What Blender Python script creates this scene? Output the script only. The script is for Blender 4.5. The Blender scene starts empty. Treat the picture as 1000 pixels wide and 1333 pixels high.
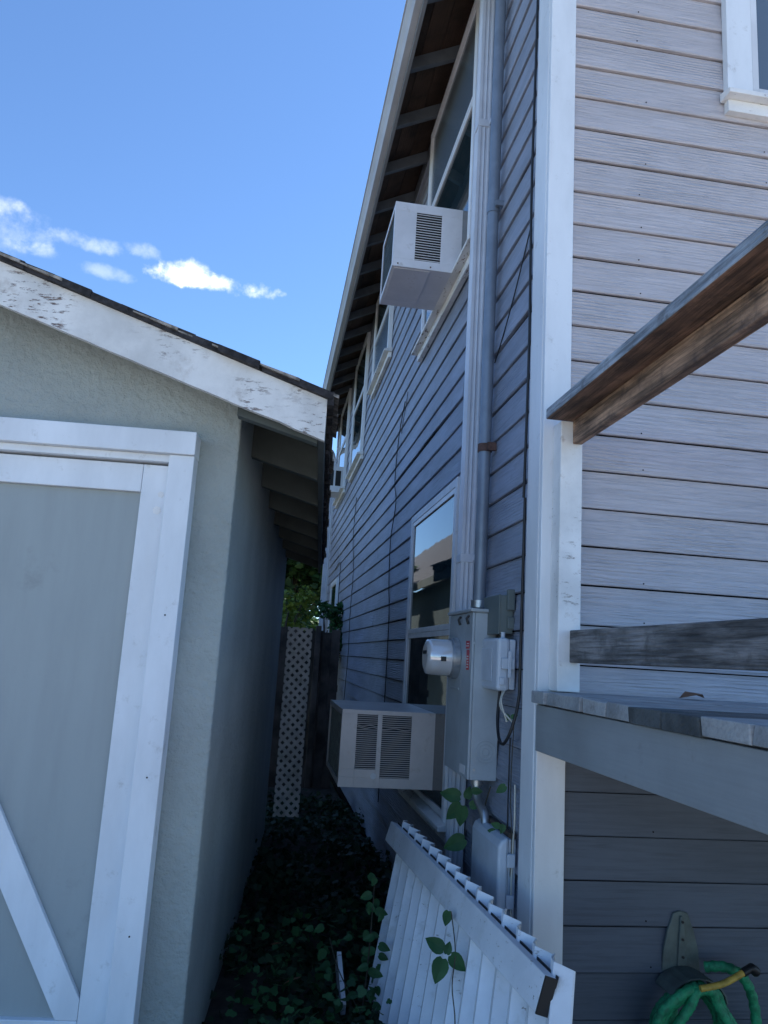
import bpy, bmesh, math, random
import numpy as np
from mathutils import Vector, Matrix
R = math.radians
sc = bpy.context.scene
col = sc.collection
random.seed(7)

# ------------------------------------------------------------------ camera, light, exposure
cam_d = bpy.data.cameras.new('camera')
cam = bpy.data.objects.new('camera', cam_d); col.objects.link(cam); sc.camera = cam
cam_d.sensor_fit = 'VERTICAL'; cam_d.sensor_height = 36.0; cam_d.lens = 36.0*1000/1333
cam_d.clip_start = 0.05; cam_d.clip_end = 600
r_ = Vector((0.98699994, -0.14955772, 0.05885237)); u_ = Vector((-0.08496502, -0.17471128, 0.98094695)); w_ = Vector((0.13642601, 0.97319497, 0.1851472))
m = Matrix.Identity(4)
for i in range(3):
    m[i][0] = r_[i]; m[i][1] = u_[i]; m[i][2] = -w_[i]
m.translation = Vector((-1.0613, -2.9127, 1.5))
cam.matrix_world = m

SUN_EL, SUN_AZ = 50, 62           # azimuth clockwise from +Y: sun stands behind the house, to the right
wd = bpy.data.worlds.new('World'); sc.world = wd; wd.use_nodes = True
nt = wd.node_tree; nt.nodes.clear()
def N(nt, t, **k):
    n = nt.nodes.new(t)
    for a, b in k.items():
        if a == 'inp':
            for i, v in b.items(): n.inputs[i].default_value = v
        else: setattr(n, a, b)
    return n
sky = N(nt, 'ShaderNodeTexSky', sky_type='NISHITA', sun_disc=False, sun_elevation=R(SUN_EL), sun_rotation=R(SUN_AZ),
        altitude=800, air_density=0.85, dust_density=0.1, ozone_density=3.2)
bg = N(nt, 'ShaderNodeBackground', inp={'Strength': 0.115})
wo = N(nt, 'ShaderNodeOutputWorld')
tc = N(nt, 'ShaderNodeTexCoord')
def pixdir(x, y): return (r_*((x-500)/1000) - u_*((y-666.5)/1000) + w_).normalized()
tint = N(nt, 'ShaderNodeMix', data_type='RGBA', blend_type='MULTIPLY'); tint.inputs[0].default_value = 1; tint.inputs[7].default_value = (.80, .96, 1.07, 1)
nt.links.new(sky.outputs[0], tint.inputs[6])
prev = tint.outputs[2]
# small fair-weather clouds: soft blobs round a few sky directions, broken up with noise
noi = N(nt, 'ShaderNodeTexNoise', inp={'Scale': 34.0, 'Detail': 9.0, 'Roughness': 0.62})
nt.links.new(tc.outputs['Generated'], noi.inputs['Vector'])
noi2 = N(nt, 'ShaderNodeTexNoise', inp={'Scale': 11.0, 'Detail': 5.0, 'Roughness': 0.6})
nt.links.new(tc.outputs['Generated'], noi2.inputs['Vector'])
def cloud(px, py, hw, hh, amount, prev):
    d = pixdir(px, py)
    right = Vector((d.y, -d.x, 0)).normalized(); up = right.cross(d)
    def dot(v, s):
        a = N(nt, 'ShaderNodeVectorMath', operation='DOT_PRODUCT'); a.inputs[1].default_value = v
        nt.links.new(tc.outputs['Generated'], a.inputs[0])
        b = N(nt, 'ShaderNodeMath', operation='DIVIDE', inp={1: s}); nt.links.new(a.outputs['Value'], b.inputs[0])
        c = N(nt, 'ShaderNodeMath', operation='POWER', inp={1: 2.0}); 
        ab = N(nt, 'ShaderNodeMath', operation='ABSOLUTE'); nt.links.new(b.outputs[0], ab.inputs[0]); nt.links.new(ab.outputs[0], c.inputs[0])
        return c.outputs[0]
    s = N(nt, 'ShaderNodeMath', operation='ADD'); nt.links.new(dot(right, hw/1000), s.inputs[0]); nt.links.new(dot(up, hh/1000), s.inputs[1])
    fr = N(nt, 'ShaderNodeMath', operation='SUBTRACT', inp={0: 1.0}); nt.links.new(s.outputs[0], fr.inputs[1])
    a1 = N(nt, 'ShaderNodeMath', operation='MULTIPLY_ADD', inp={1: 3.0, 2: -1.6}); nt.links.new(noi.outputs[0], a1.inputs[0])
    a2 = N(nt, 'ShaderNodeMath', operation='ADD'); nt.links.new(fr.outputs[0], a2.inputs[0]); nt.links.new(a1.outputs[0], a2.inputs[1])
    front = N(nt, 'ShaderNodeVectorMath', operation='DOT_PRODUCT'); front.inputs[1].default_value = d
    nt.links.new(tc.outputs['Generated'], front.inputs[0])
    fg = N(nt, 'ShaderNodeMath', operation='GREATER_THAN', inp={1: 0.5}); nt.links.new(front.outputs['Value'], fg.inputs[0])
    mr = N(nt, 'ShaderNodeMapRange', interpolation_type='SMOOTHSTEP', inp={1: 0.0, 2: 1.55, 3: 0.0, 4: amount}); nt.links.new(a2.outputs[0], mr.inputs[0])
    mu = N(nt, 'ShaderNodeMath', operation='MULTIPLY'); nt.links.new(mr.outputs[0], mu.inputs[0]); nt.links.new(fg.outputs[0], mu.inputs[1])
    mx = N(nt, 'ShaderNodeMix', data_type='RGBA'); nt.links.new(mu.outputs[0], mx.inputs[0]); nt.links.new(prev, mx.inputs[6])
    mx.inputs[7].default_value = (8.0, 8.1, 8.4, 1)
    return mx.outputs[2]
for c in ((272, 366, 92, 14, 1.0), (248, 356, 40, 19, .9), (118, 316, 55, 11, 0.3), (185, 326, 30, 11, 0.25),
          (140, 355, 40, 10, 0.2), (14, 300, 50, 32, 0.24), (44, 324, 36, 10, 0.24), (4, 268, 30, 14, 0.3), (620, -260, 120, 30, 0.5), (-300, 250, 150, 40, 0.6)):
    prev = cloud(*c, prev)
nt.links.new(prev, bg.inputs[0]); nt.links.new(bg.outputs[0], wo.inputs[0])
sl = bpy.data.lights.new('sun', 'SUN'); sl.energy = 5.0; sl.angle = R(0.5); sl.color = (1.0, 0.93, 0.84)
so = bpy.data.objects.new('sun', sl); col.objects.link(so)
sd = Vector((math.sin(R(SUN_AZ))*math.cos(R(SUN_EL)), math.cos(R(SUN_AZ))*math.cos(R(SUN_EL)), math.sin(R(SUN_EL))))
so.rotation_euler = sd.to_track_quat('Z', 'Y').to_euler(); so.location = (8, 6, 14)
vs = sc.view_settings; vs.view_transform = 'Standard'; vs.look = 'None'; vs.gamma = 1; vs.use_curve_mapping = False; vs.exposure = 1.2

# ------------------------------------------------------------------ materials
MATS = {}
def mat(name, base, rough=0.6, metal=0.0, var=0.08, vscale=3.0, bump=0.0, bscale=40.0, grain=None, chips=None, dirt=None, spec=None, aniso=(1, 1, 1), backlit=False):
    """base colour with soft variation; grain=(strength, along-axis) gives embossed wood grain; chips=(amount, colour) peeled spots; dirt=(amount, colour, scale)"""
    mt = bpy.data.materials.new(name); mt.use_nodes = True; t = mt.node_tree; p = t.nodes['Principled BSDF']; L = t.links.new
    tc = N(t, 'ShaderNodeTexCoord'); oi = N(t, 'ShaderNodeObjectInfo')
    rnd = N(t, 'ShaderNodeVectorMath', operation='SCALE'); rnd.inputs[0].default_value = (37, 53, 71); L(oi.outputs['Random'], rnd.inputs['Scale'])
    ad = N(t, 'ShaderNodeVectorMath', operation='ADD'); L(tc.outputs['Object'], ad.inputs[0]); L(rnd.outputs[0], ad.inputs[1])
    V = ad.outputs[0]
    def noise(scale, detail=4, rough_=0.55, vec=None, sc3=None, dist=0.0):
        src = vec or V
        if sc3:
            mp = N(t, 'ShaderNodeMapping'); mp.inputs['Scale'].default_value = sc3; L(src, mp.inputs[0]); src = mp.outputs[0]
        n = N(t, 'ShaderNodeTexNoise', inp={'Scale': scale, 'Detail': detail, 'Roughness': rough_, 'Distortion': dist}); L(src, n.inputs['Vector']); return n.outputs[0]
    def mixc(fac, a, b):
        mx = N(t, 'ShaderNodeMix', data_type='RGBA'); L(fac, mx.inputs[0])
        if isinstance(a, tuple): mx.inputs[6].default_value = (*a, 1)
        else: L(a, mx.inputs[6])
        mx.inputs[7].default_value = (*b, 1); return mx.outputs[2]
    def ramp(src, lo, hi, o0=0.0, o1=1.0):
        mr = N(t, 'ShaderNodeMapRange', interpolation_type='SMOOTHSTEP', inp={1: lo, 2: hi, 3: o0, 4: o1}); L(src, mr.inputs[0]); return mr.outputs[0]
    dark = tuple(c*(1-2.2*var) for c in base); lite = tuple(min(1, c*(1+1.5*var)) for c in base)
    c = mixc(ramp(noise(vscale, 6, 0.6, sc3=aniso), 0.3, 0.7), dark, lite)
    hts = []
    if grain:
        g, ax = grain[:2]; ct = grain[2] if len(grain) > 2 else .84
        s3 = [62, 62, 62]; s3[ax] = 2.4
        gn = noise(1.6, 6, 0.65, sc3=tuple(s3), dist=0.6)
        wv = N(t, 'ShaderNodeTexWave', wave_type='RINGS', rings_direction='X' if ax == 0 else ('Y' if ax == 1 else 'Z'), inp={'Scale': 4.0, 'Distortion': 5.5, 'Detail': 3.0, 'Detail Scale': 1.0})
        s4 = [6, 6, 6]; s4[ax] = 0.8
        mp = N(t, 'ShaderNodeMapping'); mp.inputs['Scale'].default_value = s4; L(V, mp.inputs[0]); L(mp.outputs[0], wv.inputs['Vector'])
        patch = ramp(noise(2.2, 3), 0.42, 0.62)
        wm = N(t, 'ShaderNodeMath', operation='MULTIPLY'); L(wv.outputs['Fac'], wm.inputs[0]); L(patch, wm.inputs[1])
        sm = N(t, 'ShaderNodeMath', operation='MULTIPLY_ADD', inp={1: 0.34}); L(wm.outputs[0], sm.inputs[0]); L(gn, sm.inputs[2])
        hts.append((sm.outputs[0], g))
        c2 = N(t, 'ShaderNodeMix', data_type='RGBA', blend_type='MULTIPLY'); c2.inputs[0].default_value = 1
        L(c, c2.inputs[6]); cr = ramp(gn, 0.32, 0.58, ct, 1.06+(.84-ct)*.5); cc = N(t, 'ShaderNodeCombineColor'); [L(cr, cc.inputs[i]) for i in range(3)]
        L(cc.outputs[0], c2.inputs[7]); c = c2.outputs[2]
    if dirt:
        a, dc, ds = dirt
        c = mixc(ramp(noise(ds, 7, 0.7), 0.62-a*0.3, 0.8-a*0.2, 0, 0.75), c, dc)
    if chips:
        a, cc_ = chips
        f = ramp(noise(1.0, 9, 0.78, sc3=(14, 40, 60)), 0.74-a, 0.75-a)
        pm = ramp(noise(2.2, 4), 0.42, 0.56); mu = N(t, 'ShaderNodeMath', operation='MULTIPLY'); L(f, mu.inputs[0]); L(pm, mu.inputs[1])
        c = mixc(mu.outputs[0], c, cc_); inv = N(t, 'ShaderNodeMath', operation='SUBTRACT', inp={0: 1.0}); L(mu.outputs[0], inv.inputs[1]); hts.append((inv.outputs[0], 0.5))
    L(c, p.inputs['Base Color'])
    p.inputs['Roughness'].default_value = rough; p.inputs['Metallic'].default_value = metal
    if spec is not None: p.inputs['Specular IOR Level'].default_value = spec
    if bump: hts.append((noise(bscale, 5, 0.6), bump))
    nrm = None
    for h, s in hts:
        b = N(t, 'ShaderNodeBump', inp={'Strength': min(s, 1), 'Distance': 0.004*max(1, s)}); L(h, b.inputs['Height'])
        if nrm: L(nrm, b.inputs['Normal'])
        nrm = b.outputs[0]
    if nrm: L(nrm, p.inputs['Normal'])
    MATS[name] = mt; return mt
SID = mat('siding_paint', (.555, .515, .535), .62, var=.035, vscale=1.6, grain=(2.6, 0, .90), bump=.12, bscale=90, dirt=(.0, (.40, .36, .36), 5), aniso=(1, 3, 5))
SIDS = mat('siding_paint_side_shaded', (.30, .335, .42), .48, var=.09, vscale=1.3, grain=(2.4, 0, .86), bump=.15, bscale=60, dirt=(.06, (.13, .14, .165), 6), aniso=(1, 3, 4))  # same paint as the front, darkened and blued for the side's weaker light
SIDL = mat('siding_paint_deck_shade', (.085, .102, .135), .6, var=.06, vscale=1.6, grain=(.3, 0), bump=.1, bscale=90)  # lower siding: the deck's shade is put into this darker colour
BACK = mat('backing_felt', (.010, .009, .010), .95, spec=.1)
WHT = mat('white_trim_paint', (.75, .775, .81), .5, var=.05, vscale=4, bump=.15, bscale=60, dirt=(.12, (.45, .45, .44), 14), aniso=(1, 1, .3))
WHTO = mat('white_old_paint', (.80, .79, .78), .6, var=.07, vscale=4, bump=.25, bscale=45, chips=(.16, (.16, .10, .07)), dirt=(.2, (.48, .42, .37), 16))
RAKE = mat('peeling_white_paint', (.70, .69, .67), .65, var=.08, vscale=5, bump=.3, bscale=50, chips=(.18, (.16, .11, .095)), dirt=(.25, (.46, .42, .38), 9))
VINYL = mat('white_vinyl', (.72, .73, .76), .35, var=.05, vscale=3, dirt=(.15, (.45, .46, .45), 10))
DOORP = mat('garage_door_panel', (.315, .345, .345), .55, var=.06, vscale=1.2, bump=.25, bscale=35, dirt=(.16, (.22, .235, .225), 3), aniso=(3, 3, .4))
STUC = mat('stucco_paint', (.36, .39, .37), .75, var=.07, vscale=1.4, bump=3.5, bscale=34, dirt=(.12, (.30, .32, .30), 3))
GRN = mat('dull_green_paint', (.085, .10, .095), .7, var=.1, vscale=4, bump=.2)
GRAYP = mat('grey_metal_paint', (.36, .41, .45), .42, var=.05, vscale=6, dirt=(.12, (.26, .29, .31), 12))
DSP = mat('downspout_paint', (.58, .62, .70), .4, var=.04, vscale=5, dirt=(.1, (.36, .38, .4), 10))
COND = mat('conduit_paint', (.20, .24, .30), .4, metal=.25, var=.06, vscale=9)
GALV = mat('galvanised_steel', (.5, .52, .54), .35, metal=.8, var=.1, vscale=18)
RUST = mat('rusty_strap', (.10, .055, .045), .8, var=.2, vscale=30)
GBOX = mat('grey_green_plastic', (.12, .15, .15), .5, var=.05)
PLAS = mat('pale_grey_plastic', (.48, .54, .62), .42, var=.05, vscale=7, dirt=(.12, (.34, .38, .42), 12))
ACB = mat('beige_ac_paint', (.64, .58, .56), .42, var=.05, vscale=5, dirt=(.2, (.40, .32, .26), 10))
ACW = mat('white_ac_paint', (.70, .70, .74), .4, var=.04, vscale=5, dirt=(.18, (.42, .40, .39), 10))
FIN = mat('fin_metal', (.10, .12, .12), .5, metal=.4, var=.15, vscale=20)
DARK = mat('dark_inside', (.02, .02, .022), .8)
BLK = mat('black_rubber', (.012, .012, .014), .5)
WIRE = mat('white_wire', (.55, .53, .46), .5)
ROOFU = mat('raw_soffit_wood', (.075, .042, .026), .75, var=.25, vscale=3, grain=(.5, 1))
RAFT = mat('rafter_paint', (.12, .135, .155), .65, var=.1, vscale=5)
FASCB = mat('fascia_board_paint', (.20, .215, .235), .6, var=.05)
FASC = mat('fascia_paint', (.46, .48, .52), .5, var=.05)
SHIN = mat('asphalt_shingle', (.28, .25, .22), .95, var=.3, vscale=30, bump=.7, bscale=160)
SHINB = mat('brown_roof_shingle', (.09, .095, .105), .95, var=.3, vscale=7, bump=.7, bscale=60, aniso=(6, 2, 6))
SHIND = mat('old_shingle_edge', (.035, .032, .034), .95, var=.3, vscale=30, bump=.8, bscale=90)
WOODB = mat('weathered_brown_wood', (.38, .235, .155), .7, var=.3, vscale=2.0, grain=(1.6, 1, .45), dirt=(.5, (.06, .042, .04), 9), aniso=(9, 1.6, 9))
WOODC = mat('cap_underside_shaded_wood', (.22, .125, .08), .7, var=.3, vscale=2.0, grain=(1.6, 1, .5), dirt=(.5, (.05, .035, .03), 9), aniso=(9, 1.6, 9))  # cap underside: rail wood darkened, the shade below the cap is in its colour
WOODG = mat('weathered_grey_wood', (.175, .168, .168), .75, var=.3, vscale=2.0, grain=(1.8, 1, .5), dirt=(.45, (.06, .056, .052), 8), aniso=(9, 1.6, 9))
CAPP = mat('blue_grey_rail_paint', (.33, .36, .40), .6, var=.22, vscale=4, grain=(1.8, 1, .55), dirt=(.45, (.10, .09, .085), 11), aniso=(8, 1, 8))
DECKP = mat('deck_grey_paint', (.30, .31, .32), .6, var=.12, vscale=5, grain=(.5, 0), dirt=(.3, (.12, .11, .10), 14))
DECKD = mat('deck_dark_board_end', (.075, .085, .09), .75, var=.2, vscale=8, grain=(.9, 0))
FASD = mat('deck_fascia_paint', (.26, .28, .295), .55, var=.06, vscale=2, grain=(.15, 1, .95), dirt=(.12, (.17, .17, .17), 5))
SLAT = mat('white_slat_paint', (.76, .78, .82), .45, var=.06, vscale=3, bump=.2, chips=(.12, (.25, .22, .19)), dirt=(.3, (.48, .48, .46), 7))
HOSE = mat('green_hose', (.02, .27, .12), .55, var=.2, vscale=40, bump=.8, bscale=120)
HANG = mat('grey_green_metal', (.10, .125, .115), .55, var=.15, vscale=12)
YEL = mat('yellow_plastic', (.50, .33, .06), .5, var=.15, vscale=30)
SOIL = mat('alley_soil', (.045, .038, .030), .95, var=.3, vscale=9, bump=.6)
GRND = mat('grassy_ground', (.09, .10, .05), .9, var=.12, vscale=.6, bump=.3)
CONC = mat('concrete', (.52, .49, .45), .85, var=.1, vscale=2, bump=.3)
NWALL = mat('dark_teal_wall', (.045, .065, .07), .8)
YARD = mat('yard_soil', (.10, .085, .065), .9, var=.2, vscale=2, bump=.5)
FENW = mat('fence_wood', (.085, .065, .055), .85, var=.3, vscale=3, grain=(.6, 2))
LATT = mat('lattice_paint', (.50, .46, .44), .6, var=.12, vscale=12, dirt=(.3, (.25, .26, .2), 9))
LEAFM = {}
def leafmat(name, c1, c2, rough=.6):
    mt = bpy.data.materials.new(name); mt.use_nodes = True; t = mt.node_tree; p = t.nodes['Principled BSDF']
    tc = N(t, 'ShaderNodeTexCoord'); n = N(t, 'ShaderNodeTexNoise', inp={'Scale': 9.0, 'Detail': 2.0}); t.links.new(tc.outputs['Object'], n.inputs['Vector'])
    mr = N(t, 'ShaderNodeMapRange', inp={1: .35, 2: .65}); t.links.new(n.outputs[0], mr.inputs[0])
    mx = N(t, 'ShaderNodeMix', data_type='RGBA'); t.links.new(mr.outputs[0], mx.inputs[0]); mx.inputs[6].default_value = (*c1, 1); mx.inputs[7].default_value = (*c2, 1)
    t.links.new(mx.outputs[2], p.inputs['Base Color']); p.inputs['Roughness'].default_value = rough
    tr = N(t, 'ShaderNodeBsdfTranslucent'); t.links.new(mx.outputs[2], tr.inputs[0]); ms = N(t, 'ShaderNodeMixShader', inp={0: .25})
    t.links.new(p.outputs[0], ms.inputs[1]); t.links.new(tr.outputs[0], ms.inputs[2]); t.links.new(ms.outputs[0], t.nodes['Material Output'].inputs[0])
    return mt
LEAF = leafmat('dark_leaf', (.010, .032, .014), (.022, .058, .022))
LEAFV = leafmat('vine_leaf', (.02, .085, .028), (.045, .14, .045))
LEAFY = leafmat('yellow_leaf', (.22, .26, .03), (.12, .20, .03))
LEAFT = leafmat('tree_leaf', (.02, .06, .018), (.05, .12, .03))
DEADL = leafmat('dead_leaf', (.22, .10, .05), (.30, .16, .09))
STEM = mat('vine_stem', (.07, .06, .04), .8)
TRNK = mat('bark', (.07, .055, .045), .9, bump=.8, bscale=20)
def glass(name, c, rough):
    mt = bpy.data.materials.new(name); mt.use_nodes = True; p = mt.node_tree.nodes['Principled BSDF']
    p.inputs['Base Color'].default_value = (*c, 1); p.inputs['Roughness'].default_value = rough; p.inputs['IOR'].default_value = 1.75
    t = mt.node_tree; n = N(t, 'ShaderNodeTexNoise', inp={'Scale': 1.6}); tc = N(t, 'ShaderNodeTexCoord'); t.links.new(tc.outputs['Object'], n.inputs['Vector'])
    b = N(t, 'ShaderNodeBump', inp={'Strength': .04, 'Distance': .02}); t.links.new(n.outputs[0], b.inputs['Height']); t.links.new(b.outputs[0], p.inputs['Normal'])
    return mt
GLS = glass('window_glass', (.015, .03, .035), .02); GLS.node_tree.nodes['Principled BSDF'].inputs['IOR'].default_value = 1.5
SCRN = glass('window_screen', (.11, .14, .175), .22)
METG = glass('meter_glass', (.66, .67, .69), .14); METG.node_tree.nodes['Principled BSDF'].inputs['Metallic'].default_value = .3

def flat(name, c, rough=.5):
    return mat(name, c, rough, var=.02)
RED = flat('red_sticker', (.50, .03, .04)); WSTK = flat('white_sticker', (.7, .7, .72))

# ------------------------------------------------------------------ mesh helpers
class MB:
    def __init__(s): s.v = []; s.f = []; s.mi = []; s.sm = []
    def add(s, vs, fs, mi=0, smooth=False):
        o = len(s.v); s.v += [tuple(x) for x in vs]; s.f += [tuple(i+o for i in f) for f in fs]; s.mi += [mi]*len(fs); s.sm += [smooth]*len(fs); return s
    def box(s, x0, x1, y0, y1, z0, z1, mi=0):
        if x0 > x1: x0, x1 = x1, x0
        if y0 > y1: y0, y1 = y1, y0
        if z0 > z1: z0, z1 = z1, z0
        return s.add([(x0,y0,z0),(x1,y0,z0),(x1,y1,z0),(x0,y1,z0),(x0,y0,z1),(x1,y0,z1),(x1,y1,z1),(x0,y1,z1)],
              [(0,3,2,1),(4,5,6,7),(0,1,5,4),(1,2,6,5),(2,3,7,6),(3,0,4,7)], mi)
    def prism(s, pts, axis, a0, a1, mi=0):
        """pts: 2D polygon in the two other axes (in order), extruded along axis"""
        def P(p, a):
            q = list(p); q.insert(axis, a); return tuple(q)
        n = len(pts); vs = [P(p, a0) for p in pts] + [P(p, a1) for p in pts]
        fs = [tuple(range(n))[::-1], tuple(range(n, 2*n))] + [(i, (i+1) % n, n+(i+1) % n, n+i) for i in range(n)]
        return s.add(vs, fs, mi)
    def beam(s, a, b, w, h, up=(0, 0, 1), mi=0):
        a = Vector(a); b = Vector(b); d = (b-a).normalized(); sx = d.cross(Vector(up)).normalized(); sz = sx.cross(d)
        vs = [p + sx*(i*w/2) + sz*(j*h/2) for p in (a, b) for i, j in ((-1,-1),(1,-1),(1,1),(-1,1))]
        return s.add(vs, [(0,1,2,3),(7,6,5,4),(0,4,5,1),(1,5,6,2),(2,6,7,3),(3,7,4,0)], mi)
    def tube(s, pts, r, n=8, mi=0, caps=True):
        pts = [Vector(p) for p in pts]; k = len(pts); rs = r if isinstance(r, (list, tuple)) else [r]*k
        d0 = (pts[1]-pts[0]).normalized(); a = d0.orthogonal().normalized(); vs = []
        for i, p in enumerate(pts):
            d = (pts[min(i+1, k-1)]-pts[max(i-1, 0)]).normalized(); a = (a - d*a.dot(d)).normalized(); b = d.cross(a)
            vs += [p + a*(rs[i]*math.cos(2*math.pi*j/n)) + b*(rs[i]*math.sin(2*math.pi*j/n)) for j in range(n)]
        fs = [(i*n+j, i*n+(j+1) % n, (i+1)*n+(j+1) % n, (i+1)*n+j) for i in range(k-1) for j in range(n)]
        s.add(vs, fs, mi, True)
        if caps: s.add(vs[:n], [tuple(range(n))[::-1]], mi); s.add(vs[-n:], [tuple(range(n))], mi)
        return s
    def mesh(s, name, mats):
        me = bpy.data.meshes.new(name); me.from_pydata(s.v, [], s.f)
        for m_ in (mats if isinstance(mats, (list, tuple)) else [mats]): me.materials.append(m_)
        me.polygons.foreach_set('material_index', s.mi); me.polygons.foreach_set('use_smooth', s.sm)
        bm = bmesh.new(); bm.from_mesh(me); bmesh.ops.recalc_face_normals(bm, faces=bm.faces); bm.to_mesh(me); bm.free()
        me.update(); return me
    def build(s, name, mats, parent=None, bevel=0, loc=None, **kw):
        return link(name, s.mesh(name, mats), parent, bevel, loc, **kw)
def link(name, me, parent=None, bevel=0, loc=None, rot=None, **kw):
    o = bpy.data.objects.new(name, me); col.objects.link(o)
    if parent: o.parent = parent
    if loc is not None: o.location = loc
    if rot is not None: o.rotation_euler = rot
    if bevel:
        b = o.modifiers.new('bevel', 'BEVEL'); b.width = bevel; b.segments = 2; b.limit_method = 'ANGLE'; b.angle_limit = R(40)
    for k, v in kw.items(): o[k] = v
    return o
def thing(name, label, cat, loc=(0, 0, 0), rotz=0, group=None):
    o = bpy.data.objects.new(name, None); col.objects.link(o); o.location = loc; o.rotation_euler = (0, 0, rotz)
    o.empty_display_size = .1; o['label'] = label; o['category'] = cat
    if group: o['group'] = group
    return o
def tag(o, label, cat, group=None):
    o['label'] = label; o['category'] = cat
    if group: o['group'] = group
    return o
def smooth_path(pts, n=6):
    P = [Vector(p) for p in pts]; out = []
    for i in range(len(P)-1):
        p0, p1, p2, p3 = P[max(i-1, 0)], P[i], P[i+1], P[min(i+2, len(P)-1)]
        for j in range(n):
            t = j/n; out.append(.5*((2*p1)+(p2-p0)*t+(2*p0-5*p1+4*p2-p3)*t*t+(3*p1-p0-3*p2+p3)*t**3))
    out.append(P[-1]); return out

# ------------------------------------------------------------------ the ground
g = MB(); g.box(-200, 200, -200, 300, -.6, -.30); g.build('ground', GRND, kind='structure')
g = MB(); n = 40
vs = [(-1.9+i*.17, -.02+j*.28, -.03*j*.28 + random.uniform(-.012, .012)) for j in range(40) for i in range(12)]
g.add(vs, [(j*12+i, j*12+i+1, (j+1)*12+i+1, (j+1)*12+i) for j in range(39) for i in range(11)], 0, True)
g.build('alley_soil', SOIL, kind='structure')
g = MB(); g.box(-1.28, 9, -4.2, -.03, -.29, -.012); g.build('yard', YARD, kind='structure')
g = MB(); g.box(-14, 14, -22, -7.02, -.29, .0).box(-1.28, 14, -7.0, -4.22, -.29, .0); g.build('bounce_slab', CONC, kind='structure')  # unseen pale slab added behind the camera to bounce warm sunlight
g = MB(); g.box(-8, -1.30, -7, -.16, -.008, .20); g.build('driveway', CONC, kind='structure')

# ------------------------------------------------------------------ the house
house = thing('house', 'two storey house with grey lavender lap siding and white corner boards', 'house', (0, 0, 0))
CO = .1567; LEN = 11.72; WTOP = 5.92
def lap_board(L, seed, wav=0.0, drop=0.0, gap=.007, seglen=.6, h=CO):
    """one lap board in local space: x along, outward -y, bottom edge proud"""
    rn = random.Random(seed); n = max(2, int(L/seglen)); vs = []; fs = []
    ph = [rn.uniform(0, 6.28) for _ in range(3)]
    for i in range(n+1):
        x = L*i/n; wz = wav*(math.sin(x*1.7+ph[0])+.6*math.sin(x*4.1+ph[1])); wy = wav*.8*math.sin(x*2.3+ph[2])
        zb = gap + wz + drop*(0.6+.4*math.sin(x*2.1+ph[1])); zt = h + .002
        for (y, z) in ((-.001, zb), (-.0165-wy, zb), (-.0190-wy, zb+.004), (-.0180-wy, zb+.02), (-.006, zt), (-.001, zt)): vs.append((x, y, z))
    for i in range(n):
        for k in range(6): a = i*6+k; b = i*6+(k+1) % 6; fs.append((a, b, b+6, a+6))
    fs += [tuple(range(6))[::-1], tuple(range(n*6, n*6+6))]
    return MB().add(vs, fs)
front = MB().box(.03, 5.2, .0, .12, -.25, 7.6).build('front_wall', BACK, house)
side = MB().box(.0, .10, .121, LEN, -.25, WTOP+.1).build('side_wall', BACK, house)
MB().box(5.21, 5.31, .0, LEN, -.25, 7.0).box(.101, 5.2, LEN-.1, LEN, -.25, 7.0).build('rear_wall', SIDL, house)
mesh_cache = {}
def board_mesh(L, var, mt, **k):
    key = (round(L, 3), var, mt.name)
    if key not in mesh_cache: mesh_cache[key] = lap_board(L, var*31+7, **k).mesh('siding_board', mt)
    return mesh_cache[key]
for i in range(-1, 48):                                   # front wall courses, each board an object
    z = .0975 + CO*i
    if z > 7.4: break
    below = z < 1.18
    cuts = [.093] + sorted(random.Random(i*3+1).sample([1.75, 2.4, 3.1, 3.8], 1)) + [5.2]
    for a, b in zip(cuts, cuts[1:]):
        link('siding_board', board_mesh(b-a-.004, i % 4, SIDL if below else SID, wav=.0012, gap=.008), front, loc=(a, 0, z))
joints = [[3.82, 7.15, 10.2], [2.3, 5.6, 8.9], [3.82, 7.15], [1.4, 4.9, 9.6]]
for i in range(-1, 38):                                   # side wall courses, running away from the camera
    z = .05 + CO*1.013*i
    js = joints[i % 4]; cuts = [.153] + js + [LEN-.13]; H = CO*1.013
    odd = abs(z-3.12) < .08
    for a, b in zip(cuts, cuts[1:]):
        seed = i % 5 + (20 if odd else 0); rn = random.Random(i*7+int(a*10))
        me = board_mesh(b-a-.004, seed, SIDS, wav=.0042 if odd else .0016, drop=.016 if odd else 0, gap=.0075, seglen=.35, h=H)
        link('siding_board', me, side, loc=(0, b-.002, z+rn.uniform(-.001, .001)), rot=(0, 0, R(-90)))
# trim: corner board (two planks), frieze
MB().box(-.024, .0915, -.027, .0, -.05, 7.6).build('corner_board', WHT, house, .003)
MB().box(-.0265, .0, .0005, .146, -.05, 6.1).build('corner_board', WHT, house, .003)
MB().box(-.022, .0, LEN-.125, LEN+.02, -.2, WTOP).build('corner_board', WHT, house, .003)
MB().box(-.022, .0, .17, LEN-.13, WTOP-.13, WTOP).build('frieze_board', RAFT, house)
nl = MB()
for i in range(0, 46):
    z = .0975+CO*i+.028
    for k in range(7):
        x = .42+k*.61+random.uniform(-.04, .04)
        if random.random() < .55: nl.tube([(x, -.0165, z), (x, -.0195, z)], .0032, 6)
nl.build('nail_head', BACK, front, kind='stuff')

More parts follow.
